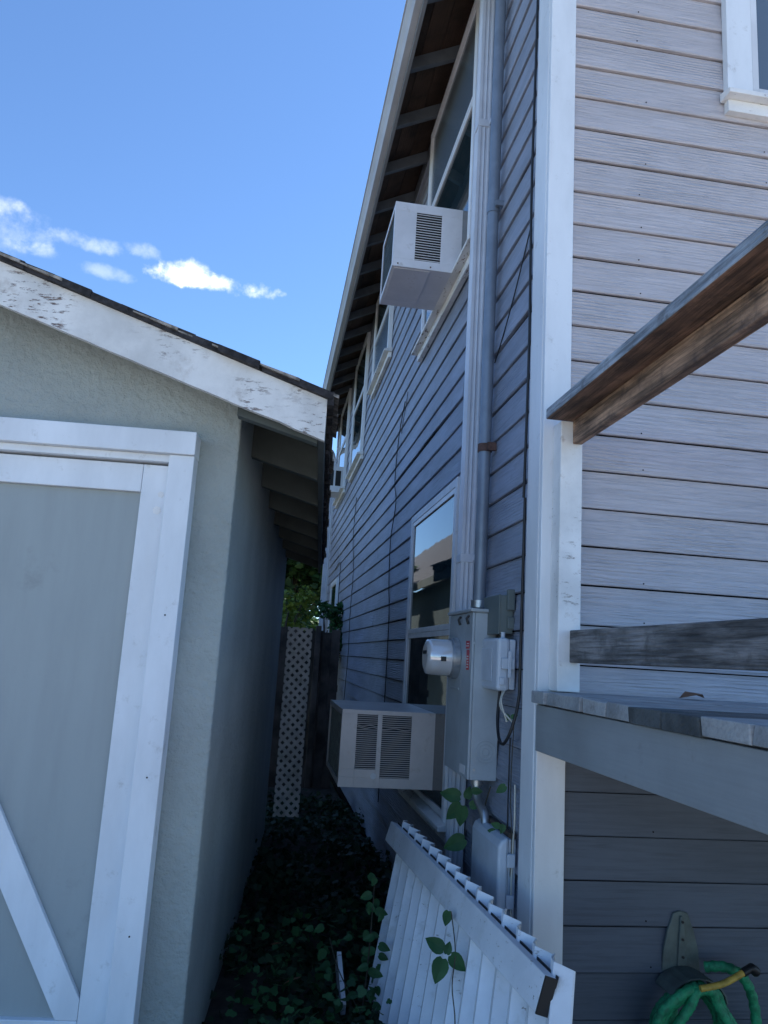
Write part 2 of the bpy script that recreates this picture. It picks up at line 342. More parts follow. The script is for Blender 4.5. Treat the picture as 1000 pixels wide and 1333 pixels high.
def window(parent, w, h, rail, glass_top=GLS, glass_bot=GLS, sill=True, casing=.05, loc=(0, 0, 0), rot=0, proud=.045, sill_ext=.05, label=None):
    """double-hung window in local space: x across 0..w, z 0..h, outward -y"""
    f = MB(); c = casing; e = proud
    f.box(0, c, -e, -.001, 0, h).box(w-c, w, -e, -.001, 0, h).box(c, w-c, -e+.001, -.001, h-c, h)
    wf = f.build('window', WHT, parent, .002, loc=loc, rot=(0, 0, rot))
    if label: wf['label'] = label
    def sash(z0, z1, y, gm, nm):
        s = MB(); b = .032
        s.box(c+.001, c+b, y-.018, y, z0, z1).box(w-c-b, w-c-.001, y-.018, y, z0, z1).box(c+b, w-c-b, y-.018, y, z1-b, z1).box(c+b, w-c-b, y-.018, y, z0, z0+b)
        s.build(nm, VINYL, wf, .0015)
        MB().box(c+b-.004, w-c-b+.004, y-.008, y-.004, z0+b-.004, z1-b+.004).build('pane', gm, wf)
    sash(rail-.016, h-c-.001, -.0225, glass_top, 'sash')
    sash(.012, rail+.016-.033, -.0205, glass_bot, 'sash')
    if sill:
        MB().prism([(-e-.04, -.035), (-e-.04, -.012), (-.001, .010), (-.001, -.035)], 0, -sill_ext, w+sill_ext).build('sill', WHTO, wf, .002)
        MB().box(-sill_ext+.02, w+sill_ext-.02, -.036, -.001, -.095, -.036).build('apron', WHTO, wf, .002)
    return wf
RS = R(-90)
window(house, 1.43, 1.88, 1.03, loc=(-.017, 2.70, .66), rot=RS, label='ground floor window with a bulky air conditioner in its lower half')
window(house, 1.50, 1.86, 1.09, SCRN, GLS, loc=(-.017, 2.74, 3.95), rot=RS, sill_ext=.16, label='upper window nearest the corner with an air conditioner in it')
window(house, 1.35, 1.16, .60, GLS, SCRN, loc=(-.017, 6.05, 4.70), rot=RS)
window(house, 1.45, 1.72, .95, GLS, GLS, loc=(-.017, 8.30, 4.13), rot=RS)
window(house, 1.45, 1.68, .90, GLS, GLS, loc=(-.017, 10.65, 4.16), rot=RS, label='farthest upper window with a small air conditioner in it')
window(house, 1.15, 1.80, .95, GLS, GLS, loc=(-.017, 10.25, .88), rot=RS, label='far ground floor window beyond the lattice')
window(house, 1.2, 1.45, .72, SCRN, SCRN, loc=(.815, -.016, 4.14), rot=0, casing=.125, sill_ext=.018, proud=.04)
# eave: roof slab, soffit boards, rafter tails, fascia, gutter
SL = .50
def zr(x): return WTOP + .02 + SL*x            # underside of the roof deck at x (x<0 over the alley)
Y0, Y1 = -.35, LEN+.35
roof = MB().prism([(-.47, zr(-.47)+.022), (2.6, zr(2.6)+.022), (2.6, zr(2.6)+.06), (-.47, zr(-.47)+.06)], 1, Y0, Y1)\
   .prism([(2.601, zr(2.6)+.022), (5.8, zr(2.6)+.022-SL*3.2), (5.8, zr(2.6)+.06-SL*3.2), (2.601, zr(2.6)+.06)], 1, Y0, Y1).build('roof', SHIN, house)
for k in range(4):
    a = -.46+k*.142; b = a+.138
    MB().prism([(a, zr(a)), (b, zr(b)), (b, zr(b)+.02), (a, zr(a)+.02)], 1, Y0+.01, Y1-.01).build('soffit_board', ROOFU, roof)
k = 0; y = .02
while y < Y1-.1:
    MB().prism([(-.402, zr(-.402)-.10), (-.002, zr(-.002)-.105), (-.002, zr(-.002)-.002), (-.402, zr(-.402)-.002)], 1, y, y+.045).build('rafter_tail', RAFT, roof, .003)
    y += .615
MB().box(-.43, -.4035, Y0, Y1, zr(-.42)-.175, zr(-.42)-.006).build('fascia_board', FASCB, house, .003)
gz = zr(-.43)-.02
MB().prism([(-.431, gz-.115), (-.475, gz-.115), (-.49, gz-.075), (-.51, gz-.045), (-.51, gz-.006), (-.520, gz-.006), (-.520, gz), (-.506, gz), (-.506, gz-.047), (-.484, gz-.08), (-.471, gz-.111), (-.431, gz-.111)], 1, Y0-.01, Y1+.01).build('gutter', FASC, house)

# ------------------------------------------------------------------ downspouts and conduits on the house
def downspout(name, label, y0, y1, x0, x1, z0, z1):
    t = thing(name, label, 'downspout', ((x0+x1)/2, (y0+y1)/2, z0)); cx, cy = (x0+x1)/2, (y0+y1)/2
    pts = []; w, d = (x1-x0)/2, (y1-y0)/2
    # corrugated rectangular section
    for sx0, sy0, sx1, sy1 in ((-w, -d, w, -d), (w, -d, w, d), (w, d, -w, d), (-w, d, -w, -d)):
        for q in range(9):
            f = q/9; px, py = sx0+(sx1-sx0)*f, sy0+(sy1-sy0)*f
            ins = .006 if q in (3, 4, 6, 7) else 0
            nx, ny = (0, 1) if sy0 == sy1 == -d else ((0, -1) if sy0 == sy1 else ((-1, 0) if sx0 == w else (1, 0)))
            pts.append((px+nx*ins, py+ny*ins))
    MB().prism(pts, 2, 0, z1-z0).build('pipe', DSP, t)
    return t, w, d
t, w, d = downspout('downspout', 'ribbed pale downspout running full height beside the round conduit', .965, 1.055, -.098, -.028, .15, 5.62)
for z in (1.86, 4.42):
    MB().box(-w-.004, w+.004, -d-.004, d+.004, z, z+.045).box(w-.01, w+.028, -d-.035, -d-.0045, z+.008, z+.037).build('bracket', DSP, t, .002)
t, w, d = downspout('downspout', 'far white downspout curving up to the gutter at the rear corner', LEN-.10, LEN+.0, -.125, -.03, .1, 5.25)
MB().tube(smooth_path([(0, 0, 5.1), (-.01, 0, 5.2), (-.08, 0, 5.30), (-.30, 0, 5.42), (-.37, 0, 5.52)], 5), .05, 10).build('elbow', VINYL, t)
c = thing('conduit', 'round grey service conduit rising from the meter panel up the wall', 'pipe', (-.06, .72, 1.76))
MB().tube([(0, 0, 0), (0, 0, 4.0)], .031, 14).build('pipe', COND, c)
MB().tube([(0, 0, .0), (0, 0, .035)], .040, 14).build('collar', GALV, c)
MB().tube([(0, 0, .78), (0, 0, .82)], .036, 14).box(.0, .045, -.055, -.036, .78, .82).build('strap', RUST, c)
MB().tube([(0, 0, 2.10), (0, 0, 2.16)], .035, 14).box(.0, .045, -.055, -.036, 2.12, 2.15).build('strap', COND, c)

# ------------------------------------------------------------------ electric meter panel and boxes
PX, PY0, PY1, PZ0, PZ1 = -.15, .49, .93, .995, 1.745
p = thing('electric_meter_panel', 'tall pale grey meter cabinet with a round glass meter under the conduit', 'electric panel', (0, PY0, PZ0))
def L_(x, y, z): return (x, y-PY0, z-PZ0)
b = MB(); b.box(PX+.012, -.017, 0, PY1-PY0, 0, PZ1-PZ0-.02).build('cabinet', GRAYP, p, .004)
MB().box(PX-.001, PX+.011, -.003, .17, .003, PZ1-PZ0-.022).build('cover', GRAYP, p, .003)
MB().box(PX, PX+.011, .173, PY1-PY0+.002, .003, PZ1-PZ0-.022).build('cover', GRAYP, p, .003)
MB().box(PX-.012, -.010, -.014, PY1-PY0+.012, PZ1-PZ0-.020, PZ1-PZ0-.004).build('rain_cap', GRAYP, p, .004)
for yy in (.05, .20): MB().tube([(PX-.006, yy, .715), (PX-.016, yy, .70), (PX-.008, yy, .675)], .006, 6).build('lock_tab', BLK, p)
kn = MB()
for rr in (.046, .032, .016):
    cs = [(PX*.48+rr*math.cos(a*math.pi/12), -.0005, .12+rr*math.sin(a*math.pi/12)) for a in range(25)]
    kn.tube(cs, .0016, 5, caps=False)
kn.build('knockout', GRAYP, p)
MB().tube([(-.12, -.0, .045), (-.12, -.004, .045)], .006, 8).tube([(-.14, -.0, .59), (-.14, -.006, .59)], .005, 8).build('screw', GALV, p)
# meter: ring, glass can, face, window
mz, my = 1.515-PZ0, .28
mt_ = MB().tube([(PX-.002, my, mz), (PX-.03, my, mz)], .098, 32).tube([(PX-.03, my, mz), (PX-.038, my, mz)], .092, 32).build('meter_ring', GALV, p)
MB().tube([(PX-.0385, my, mz), (PX-.13, my, mz), (PX-.148, my, mz), (PX-.156, my, mz)], [.086, .084, .080, .06], 32).build('meter', METG, p)
MB().box(PX-.095, PX-.07, my-.089, my-.084, mz-.018, mz+.004).build('meter_slot', BLK, p)
for k in range(3): MB().tube([(PX-.157, my-.03+k*.03, mz+.02), (PX-.1585, my-.03+k*.03, mz+.02)], .010, 12).build('meter_dial', BLK, p)
MB().box(PX-.003, PX-.0015, .035, .095, .565, .600).build('sticker', RED, p, label='small red upper warning sticker')
MB().box(PX-.003, PX-.0015, .035, .080, .470, .560).build('sticker', RED, p, label='larger red lower warning sticker')
for k in range(5): MB().box(PX-.0038, PX-.0031, .042, .074-(k % 3)*.006, .480+k*.012, .485+k*.012).build('sticker_line', WSTK, p)
for k in range(2): MB().box(PX-.0038, PX-.0031, .041, .086-k*.01, .575+k*.011, .579+k*.011).build('sticker_line', WSTK, p)
MB().box(PX-.003, PX-.0015, .04, .13, .018, .055).build('label_sticker', WSTK, p)
MB().box(PX-.006, PX-.0015, .20, .36, .372, .384).build('pull', GRAYP, p, .002)

cb = tag(MB().tube(smooth_path([(-.075, .60, 1.01), (-.075, .60, .95), (-.072, .585, .90), (-.06, .52, .855), (-.058, .50, .815)]), .019, 12)
   .tube([(-.075, .60, .990), (-.075, .60, .962)], .026, 12).build('conduit_elbow', GALV), 'short bent steel conduit between the meter cabinet and the lower white box', 'pipe')
# small grey-green box
gb = thing('junction_box', 'small grey green box beside the top of the meter cabinet', 'junction box', (0, .32, 1.63))
MB().box(-.075, -.017, 0, .235, 0, .165).build('body', GBOX, gb, .004)
MB().box(-.082, -.0755, -.004, .240, -.004, .168).build('lid', GBOX, gb, .003)
MB().box(-.05, -.017, -.022, -.001, .10, .19).box(-.045, -.017, -.02, -.001, .02, .07).build('ear', GBOX, gb, .003)
MB().tube([(-.05, .12, -.004), (-.05, .12, -.05)], .007, 8).build('gland', BLK, gb)
# network box
nb = thing('network_box', 'pale grey plastic telephone box with latch and dangling wires', 'utility box', (0, .27, 1.395))
MB().box(-.045, -.017, 0, .30, 0, .21).build('base', PLAS, nb, .006)
MB().box(-.100, -.0455, -.012, .305, -.006, .214).build('cover', PLAS, nb, .014)
MB().box(-.104, -.1005, .06, .25, .03, .17).build('raised_panel', PLAS, nb, .004)
MB().box(-.085, -.03, -.030, -.0125, .085, .13).box(-.06, -.045, -.036, -.0305, .05, .16).box(-.09, -.07, -.024, -.0125, .02, .05).build('latch', PLAS, nb, .003)
MB().tube([(-.06, .05, .215), (-.06, .05, .24)], .010, 8).build('gland', PLAS, nb)
tag(MB().tube(smooth_path([(-.06, .34, 1.39), (-.07, .33, 1.28), (-.08, .27, 1.20), (-.08, .20, 1.185), (-.06, .165, 1.25), (-.035, .165, 1.36), (-.03, .17, 1.5), (-.028, .168, 2.2)]), .0065, 7).build('cable', BLK), 'thick black cable looping under the telephone box and up beside the corner board', 'cable')
tag(MB().tube(smooth_path([(-.06, .30, 1.39), (-.085, .25, 1.33), (-.07, .19, 1.29), (-.05, .18, 1.27)]), .004, 6).tube(smooth_path([(-.065, .26, 1.39), (-.09, .22, 1.35), (-.07, .20, 1.27)]), .004, 6).build('wire', WIRE), 'short pale wires hanging below the telephone box', 'wire')
tag(MB().tube(smooth_path([(-.034, .168, 2.2), (-.03, .160, 2.9), (-.034, .168, 3.7), (-.03, .162, 4.6), (-.033, .166, 5.85)]), .006, 6).build('cable', BLK), 'long black cable running up along the white corner board', 'cable')
tag(MB().tube(smooth_path([(-.034, .185, 1.03), (-.04, .16, .9), (-.035, .19, .78), (-.04, .18, .6), (-.036, .165, .3), (-.034, .18, .0)]), .0038, 6).build('cable', WIRE), 'thin cream cable beside the corner board next to the lower white box', 'cable')
tag(MB().tube(smooth_path([(-.022, .30, 1.2), (-.022, .305, .95), (-.022, .30, .7)]), .003, 5).build('wire', BLK), 'thin dark wire between the cabinet and the cream cable', 'wire')
# lower enclosure
lb = thing('utility_enclosure', 'large pale plastic enclosure low on the wall behind the slatted panel', 'utility box', (0, .20, .30))
MB().box(-.05, -.017, 0, .37, 0, .52).build('base', PLAS, lb, .006)
MB().prism([(-.0505, .0), (-.0505, .53), (-.082, .515), (-.094, .49), (-.094, .0)], 1, -.012, .385).build('cover', PLAS, lb, .012)
MB().beam((-.096, .37, .20), (-.096, .06, .155), .008, .012, (1, 0, 0)).beam((-.096, .06, .155), (-.096, -.005, .155), .008, .012, (1, 0, 0)).box(-.098, -.0945, .362, .374, .0, .20).box(-.075, -.06, -.018, -.0125, .0, .155).build('rib', PLAS, lb, .002)
for z in (.12, .27, .42): MB().box(-.06, -.028, -.026, -.0125, z, z+.05).build('hinge', PLAS, lb, .003)
MB().box(-.04, -.017, .01, .36, .5205, .54).build('flange', FENW, lb)

# thin cables sagging down the side wall
def wallcable(pts, label, r=.0045, m=BLK):
    tag(MB().tube(smooth_path([(-.023, y, z) for y, z in pts], 4), r, 5).build('cable', m), label, 'cable')
wallcable([(3.56, 3.75), (3.80, 3.5), (3.9, 3.1), (3.76, 2.86), (3.95, 2.55), (3.90, 2.15), (3.79, 1.87), (3.76, 1.3), (3.8, .3)], 'thin dark cable hanging down the siding just beyond the lower window')
wallcable([(7.25, 3.6), (7.36, 3.07), (7.05, 2.6), (7.1, 2.0), (7.0, 1.52), (7.15, .9), (7.1, .1)], 'thin dark cable hanging down the far half of the side wall')
wallcable([(3.44, 3.80), (3.50, 3.68), (3.60, 3.60), (3.66, 3.48)], 'short stub of wire above the near wall cable', .003)
wallcable([(.19, 3.49), (.40, 3.27), (.60, 3.10), (.72, 3.02)], 'slack dark wire slanting from the corner board to the conduit', .0035)
wallcable([(10.0, 2.9), (9.1, 2.92), (9.02, 2.6), (9.02, 1.7)], 'short black wire at the head of the far ground floor window', .006)

# ------------------------------------------------------------------ window air conditioners
def louvred_face(mb, x0, x1, z0, z1, y, holes, th=.006):
    """face plate at y (outward -y) between x0..x1, z0..z1 with rectangular holes"""
    xs = sorted({x0, x1, *[h[0] for h in holes], *[h[1] for h in holes]}); zs = sorted({z0, z1, *[h[2] for h in holes], *[h[3] for h in holes]})
    for a, b_ in zip(xs, xs[1:]):
        run = None
        for c_, d_ in zip(zs, zs[1:]):
            cx, cz = (a+b_)/2, (c_+d_)/2
            if not any(h[0] < cx < h[1] and h[2] < cz < h[3] for h in holes): mb.box(a, b_, y, y+th, c_, d_)
def ac(label, X, Ya, Yb, z0, z1, holes, nsl, m, loc, wavy=None):
    """box from wall (x=0) to x=-X, Ya..Yb deep, near face toward -y"""
    t = thing('air_conditioner', label, 'air conditioner', loc)
    D, Hh = Yb-Ya, z1-z0
    cs = MB(); louvred_face(cs, -X, 0, 0, Hh, 0, holes)
    cs.box(-X+.001, 0, .0065, D, Hh-.012, Hh-.0005).box(-X+.001, 0, .0065, D, .0005, .006).box(-X+.001, 0, D-.006, D, .0065, Hh-.0125)
    cs.build('case', m, t, .0015)
    MB().box(-X+.0, -X+.006, .012, .035, .01, Hh-.013).box(-X+.0, -X+.006, D-.035, D-.0065, .01, Hh-.013).box(-X, -X+.006, .0355, D-.0355, Hh-.035, Hh-.0125).box(-X, -X+.006, .0355, D-.0355, .01, .03).build('rear_frame', m, t)
    fn = MB(); kz = int((D-.07)/.012)
    for q in range(kz): fn.box(-X+.008, -X+.03, .037+q*.012, .0385+q*.012, .03, Hh-.035)
    fn.build('condenser_fins', FIN, t, kind='stuff')
    MB().box(-X+.031, -.02, .025, D-.012, .01, Hh-.02).build('inner_body', DARK, t)
    for (a, b_, c_, d_), ns in zip(holes, nsl):
        for q in range(ns):
            z = c_+(d_-c_)*(q+.5)/ns; hh = (d_-c_)/ns
            v = []; nseg = 8 if (wavy and 0.74 < q/ns < .80) else 1
            for i in range(nseg+1):
                x = a+(b_-a)*i/nseg; wz = (.3*hh*math.sin(i*1.1+q) if nseg > 1 else 0)
                v += [(x, .0005, z-hh*.06+wz), (x, .007, z+hh*.16+wz), (x, .008, z+hh*.10+wz), (x, .0015, z-hh*.30+wz)]
            f = [(i*4+k_, i*4+(k_+1) % 4, i*4+4+(k_+1) % 4, i*4+4+k_) for i in range(nseg) for k_ in range(4)]
            MBL = LOUV.setdefault((t.name, ns, a), MB()); MBL.add(v, f)
        LOUV[(t.name, ns, a)].build('louvre', m, t)
    return t, D, Hh
LOUV = {}
# lower, large beige unit
a1, D, Hh = ac('large beige air conditioner box in the ground floor window', .595, 1.64, 2.50, .762, 1.192,
    [(-.505, -.385, .10, .405), (-.358, -.185, .055, .405)], [27, 30], ACB, (-.0, 1.64, .762), wavy=True)
MB().box(-.022, -.001, -.006, .0, .0, Hh).build('flange', ACB, a1, .001)
MB().tube([(-.395, -.001, .065), (-.395, -.004, .065)], .017, 14).build('round_sticker', WSTK, a1)
for z in (.09, .20, .32): MB().tube([(-.011, -.0055, z), (-.011, -.009, z)], .004, 6).build('screw', RUST, a1)
# upper unit
a2, D, Hh = ac('pale air conditioner box jutting from the upper window high above the alley', .485, 1.50, 2.06, 3.915, 4.36,
    [(-.345, -.18, .055, .385)], [19], ACW, (0, 1.50, 3.915))
MB().box(-.47, -.24, .02, .47, -.004, .0).build('drip_tray', ACW, a2, .001)
for x in (-.45, -.24, -.03): MB().tube([(x, -.0005, .018), (x, -.004, .018)], .005, 6).build('screw', RUST, a2)
# far unit
a3 = thing('air_conditioner', 'small far air conditioner in the upper window by the rear corner', 'air conditioner', (0, 9.45, 4.12))
cs = MB(); louvred_face(cs, -.34, 0, 0, .43, 0, [(-.30, -.20, .10, .36), (-.17, -.08, .10, .36)])
cs.box(-.339, 0, .0065, .5, .418, .4295).box(-.339, 0, .0065, .5, .0005, .006).box(-.339, -.330, .0065, .5, .0065, .4175).build('case', ACW, a3)
MB().box(-.325, -.02, .012, .49, .01, .41).build('inner_body', DARK, a3)

# ------------------------------------------------------------------ garage (own frame, slightly turned)
gar = thing('garage', 'low stucco garage with a peeling white rake board on its shallow gable', 'garage', (-1.2284, -.0127, 0), R(-3.8))
GS = .345; GD = 4.35; RX = -2.95; HW = 2*RX
def zt(x): return (2.415 + GS*(.33-x)) if x > RX else (2.415 + GS*(.33-RX) - GS*(RX-x))    # roof top line at the rake
def zu(x): return zt(x) - .03
pts = [(HW, -.3), (0, -.3), (0, zu(0)-.01), (RX, zu(RX)-.01), (HW, zu(0)-.01)]
gw = MB().prism(pts, 1, 0, GD).build('stucco_wall', STUC, gar, .009)
# casing and header round the door
MB().box(-3.1, -.145, -.105, -.001, 2.185, 2.272).build('door_header', WHT, gar, .003)
MB().box(-3.1, -.2, -.075, -.001, 2.158, 2.1845).build('header_soffit', WHT, gar, .002)
MB().box(-.238, -.147, -.090, -.001, .20, 2.184).build('door_casing', WHT, gar, .003)
dr = MB().box(-3.05, -.3365, -.022, -.001, .27, 2.045).build('garage_door', DOORP, gar)
MB().box(-.336, -.2425, -.045, -.001, .205, 2.150).build('stile', WHT, dr, .003)
MB().box(-3.05, -.337, -.045, -.001, 2.0455, 2.150).build('top_rail', WHT, dr, .003)
MB().box(-3.05, -.337, -.045, -.001, .205, .275).build('bottom_rail', WHT, dr, .003)
MB().prism([(-.408, .2755), (-.3372, .2755), (-.3372, .338), (-1.328, 2.044), (-1.443, 2.044)], 1, -.043, -.0225).build('brace', WHT, dr, .002)
for z in (.55, 1.05, 1.6): MB().tube([(-.19, -.0905, z), (-.19, -.0915, z)], .0032, 6).build('nail', BACK, gar)
MB().tube([(-.27, -.0455, 1.98), (-.27, -.047, 1.98)], .016, 6).tube([(-.262, -.0455, 2.04), (-.262, -.047, 2.04)], .012, 6).build('filled_hole', WHTO, dr)
# rake board with a ragged lower end
n = 60; vs = []; rn = random.Random(4)
for i in range(n+1):
    x = .325 + (RX-.325)*i/n; rot = max(0, 1-(.325-x)/.5)
    zb = zt(x)-.02-.155 + (rn.uniform(0, .010)*rot*rot + rn.uniform(0, .002)); z1 = zt(x)-.018
    vs += [(x, -.222, zb), (x, -.222, z1), (x, -.197, z1), (x, -.197, zb)]
fs = [(i*4+k, i*4+(k+1) % 4, i*4+4+(k+1) % 4, i*4+4+k) for i in range(n) for k in range(4)] + [(0, 1, 2, 3), (n*4+3, n*4+2, n*4+1, n*4)]
MB().add(vs, fs).build('rake_board', RAKE, gar)
MB().prism([(HW-.33, zt(HW-.33)-.175), (RX-.001, zt(RX)-.175), (RX-.001, zt(RX)-.02), (HW-.33, zt(HW-.33)-.02)], 1, -.222, -.197).build('rake_board', RAKE, gar)
# roof deck + shingles
rd = MB()
for sgn, xa, xb in ((1, .30, RX), (-1, RX-.001, HW-.30)):
    rd.prism([(xa, zu(xa)-.002), (xb, zu(xb)-.002), (xb, zu(xb)+.014), (xa, zu(xa)+.014)], 1, -.195, GD+.2)
rf = rd.build('roof', GRN, gar)
sh = MB(); rn = random.Random(9)
for sgn in (1, -1):
    k = 0
    while True:
        d0 = -.02+.145*k; d1 = d0+.16
        if d1 > 3.3: break
        y = -.245+rn.uniform(-.01, .01)
        while y < GD+.2:
            wdt = rn.uniform(.14, .34); dd = rn.uniform(-.008, .008)
            xa, xb = (.33-d0-dd+.01, .33-d1) if sgn > 0 else (HW-.33+d0, HW-.33+d1)
            za, zb = zt(xa), zt(xb)
            y2 = min(y+wdt-.006, GD+.22)
            sh.add([(xa, y, za-.004), (xa, y2, za-.004), (xa, y2, za+.008), (xa, y, za+.008), (xb, y, zb-.004), (xb, y2, zb-.004), (xb, y2, zb+.0), (xb, y, zb+.0)],
                   [(0, 1, 2, 3), (7, 6, 5, 4), (3, 2, 6, 7), (0, 4, 5, 1), (0, 3, 7, 4), (1, 5, 6, 2)])
            y += wdt
        k += 1
sh.build('shingles', SHIN, rf, kind='stuff')
for k in range(26):                                     # shingle ends showing above the rake board
    xa = .345-k*.128+rn.uniform(-.02, .02); xb = xa-.15
    if xb < RX: break
    t0, t1 = rn.uniform(.004, .012), rn.uniform(.010, .017); yo = rn.uniform(-.015, .012)
    MB().add([(xa, -.245+yo, zt(xa)-.018), (xa, -.14, zt(xa)-.018), (xa, -.14, zt(xa)+t1), (xa+rn.uniform(-.01, .01), -.245+yo, zt(xa)+t1-.004),
              (xb, -.245+yo, zt(xb)-.018), (xb, -.14, zt(xb)-.018), (xb, -.14, zt(xb)+t0), (xb, -.245+yo, zt(xb)+t0)],
             [(0, 1, 2, 3), (7, 6, 5, 4), (3, 2, 6, 7), (0, 4, 5, 1), (0, 3, 7, 4), (1, 5, 6, 2)]).build('shingle', SHIND, rf)
# ragged dark shingle overhang along the eave, and eave fascia
y = -.245
while y < GD+.15:
    wdt = rn.uniform(.05, .16); o = rn.uniform(.0, .022)
    MB().box(.327, .337+o*.6, y, min(y+wdt, GD+.2), zt(.33)-.04-rn.uniform(0, .05), zt(.33)+.006).build('shingle', SHIND, rf)
    y += wdt
MB().box(.300, .3245, -.196, GD+.19, zt(.31)-.165, zt(.31)-.032).build('eave_board', GRN, gar)
y = -.155
while y < GD:
    MB().prism([(.001, zu(0)-.165), (.298, zu(.298)-.145), (.298, zu(.298)-.004), (.001, zu(0)-.004)], 1, y, y+.045).build('rafter_tail', GRN, gar)
    y += .60
MB().tube([(.19, .05, zu(.19)-.003), (.19, .05, zu(.19)-.09)], .002, 5).build('wire_stub', BLK, gar)

# ------------------------------------------------------------------ deck with railing
deck = thing('deck', 'raised grey painted deck with weathered railing at the house front', 'deck', (0, 0, 0))
DX = -.045
br = [-.030, -.172, -.316, -.501, -.668, -.833, -1.012, -1.198, -1.384, -1.56, -1.73, -1.9, -2.08, -2.25, -2.43, -2.6]
DZ = 1.407
for i, (a, b_) in enumerate(zip(br, br[1:])):
    xx = DX+random.uniform(-.009, .007); g_ = .006; up_ = random.uniform(-.003, .003); rn = random.Random(i)
    vs = []
    for x in (xx, .25, 3.4):                     # sawn ends are a little chewed
        j_ = (lambda: rn.uniform(-.0035, .0035)) if x == xx else (lambda: 0)
        vs += [(x+j_(), a-g_/2+j_(), DZ-.045+up_), (x+j_(), b_+g_/2+j_(), DZ-.045+up_), (x+j_(), b_+g_/2, DZ+up_+j_()), (x+j_(), a-g_/2, DZ+up_+j_())]
    fs = [(q*4+k, q*4+(k+1) % 4, q*4+4+(k+1) % 4, q*4+4+k) for q in range(2) for k in range(4)]+[(0, 1, 2, 3), (11, 10, 9, 8)]
    o = MB().add(vs, fs).build('deck_board', DECKD if i in (5, 6) else DECKP, deck, .003)
    if i in (5, 6): o['label'] = 'unpainted dark deck board end'
MB().prism([(-.028, 1.357), (-2.6, 1.357), (-2.6, 1.196), (-.028, 1.188)], 0, -.030, .010).build('deck_fascia', FASD, deck, .003)
for y in (-.6, -1.2, -1.8, -2.4): MB().box(.02, 3.3, y-.02, y+.02, 1.19, 1.355).build('joist', GRN, deck)
MB().box(3.2, 3.29, -2.55, -2.46, -.012, 1.19).build('deck_post', WHTO, deck)
MB().box(.018, .108, -.116, -.0275, 1.412, 2.462).build('rail_post', WHTO, deck, .004)
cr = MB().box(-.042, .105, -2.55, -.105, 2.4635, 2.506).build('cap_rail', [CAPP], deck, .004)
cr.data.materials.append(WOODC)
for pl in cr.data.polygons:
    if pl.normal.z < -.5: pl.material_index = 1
MB().box(.064, .102, -2.55, -.120, 2.368, 2.4625).build('top_rail', WOODB, deck, .004)
MB().box(.063, .101, -2.55, -.119, 1.520, 1.640).build('lower_rail', WOODG, deck, .004)
tag(MB().add([(.50, -.12, 1.412), (.55, -.20, 1.434), (.60, -.13, 1.418), (.56, -.06, 1.438)], [(0, 1, 3), (1, 2, 3)]).build('fallen_leaf', DEADL), 'curled orange dead leaf lying on the deck boards by the wall', 'leaf')

# ------------------------------------------------------------------ hose on its hanger under the deck
hg = thing('hose_hanger', 'grey green metal hose hanger screwed to the lower siding', 'hanger', (.55, -.016, .45))
vs = []; prof = [(-.075, -.02), (-.070, .05), (-.052, .12), (-.028, .178), (0, .185), (.028, .178), (.050, .12), (.068, .05), (.073, -.02)]
MB().prism([(x, z) for x, z in prof], 1, -.012, 0).build('plate', HANG, hg, .003)
MB().prism([(-.02, .0), (-.006, .17), (.006, .17), (.018, .0)], 1, -.022, -.0125).build('rib', HANG, hg, .003)
for z in (.15, .09, .03): MB().tube([(0, -.0225, z), (0, -.026, z)], .005, 8).build('screw', BLK, hg)
sd_ = MB()
for i in range(9):
    a0, a1_ = R(160-i*17.5), R(160-(i+1)*17.5)
    sd_.add([(.11*math.cos(a0), -.0125, -.085+.085*math.sin(a0)), (.11*math.cos(a0), -.13, -.085+.085*math.sin(a0)), (.11*math.cos(a1_), -.13, -.085+.085*math.sin(a1_)), (.11*math.cos(a1_), -.0125, -.085+.085*math.sin(a1_)),
             (.106*math.cos(a0), -.0125, -.09+.085*math.sin(a0)), (.106*math.cos(a0), -.13, -.09+.085*math.sin(a0)), (.106*math.cos(a1_), -.13, -.09+.085*math.sin(a1_)), (.106*math.cos(a1_), -.0125, -.09+.085*math.sin(a1_))],
            [(0, 1, 2, 3), (7, 6, 5, 4), (0, 4, 5, 1), (2, 6, 7, 3), (1, 5, 6, 2), (0, 3, 7, 4)])
sd_.build('saddle', HANG, hg)
hs = thing('garden_hose', 'coiled bright green garden hose hanging on the wall hanger', 'hose', (.55, -.035, .435))
def loop(k, yo, wl, dr_, sh_):
    pts = []
    for i in range(40):
        a = 2*math.pi*i/39; x = math.sin(a); z = math.cos(a)
        zz = .03+.012*math.sin(k*2.1) if z > 0 else 0
        rad = wl*(.85+.3*(1-z)/2); pts.append((x*rad+sh_*(1-z)/2+.008*math.sin(7*a+k), yo+.014*math.sin(3*a+k), -.012-dr_/2+z*dr_/2+(.0 if z < 0 else 0)))
    return pts
hp = MB()
for k in range(7):
    pts = loop(k, -.03-.019*k*.9, (.125+.012*(k % 3)), .42+.05*((k*7) % 5), random.uniform(-.03, .03))
    rr = [.0175*(1+.10*math.sin(i*2.6)) for i in range(len(smooth_path(pts, 4)))]
    hp.tube(smooth_path(pts, 4), rr, 8)
hp.build('coil', HOSE, hs)
hp = MB()
pts = smooth_path([(.06, -.05, .03), (.11, -.09, .045), (.17, -.10, .02), (.215, -.09, -.05), (.235, -.08, -.15), (.225, -.07, -.26), (.19, -.08, -.40)], 8); hp.tube(pts, [.018*(1+.12*math.sin(i*1.9)) for i in range(len(pts))], 8)
pts = smooth_path([(-.02, -.13, -.005), (-.09, -.14, -.03), (-.15, -.12, -.10), (-.175, -.10, -.22), (-.16, -.09, -.36)], 8); hp.tube(pts, [.018*(1+.12*math.sin(i*1.9)) for i in range(len(pts))], 8)
hp.build('free_end', HOSE, hs)
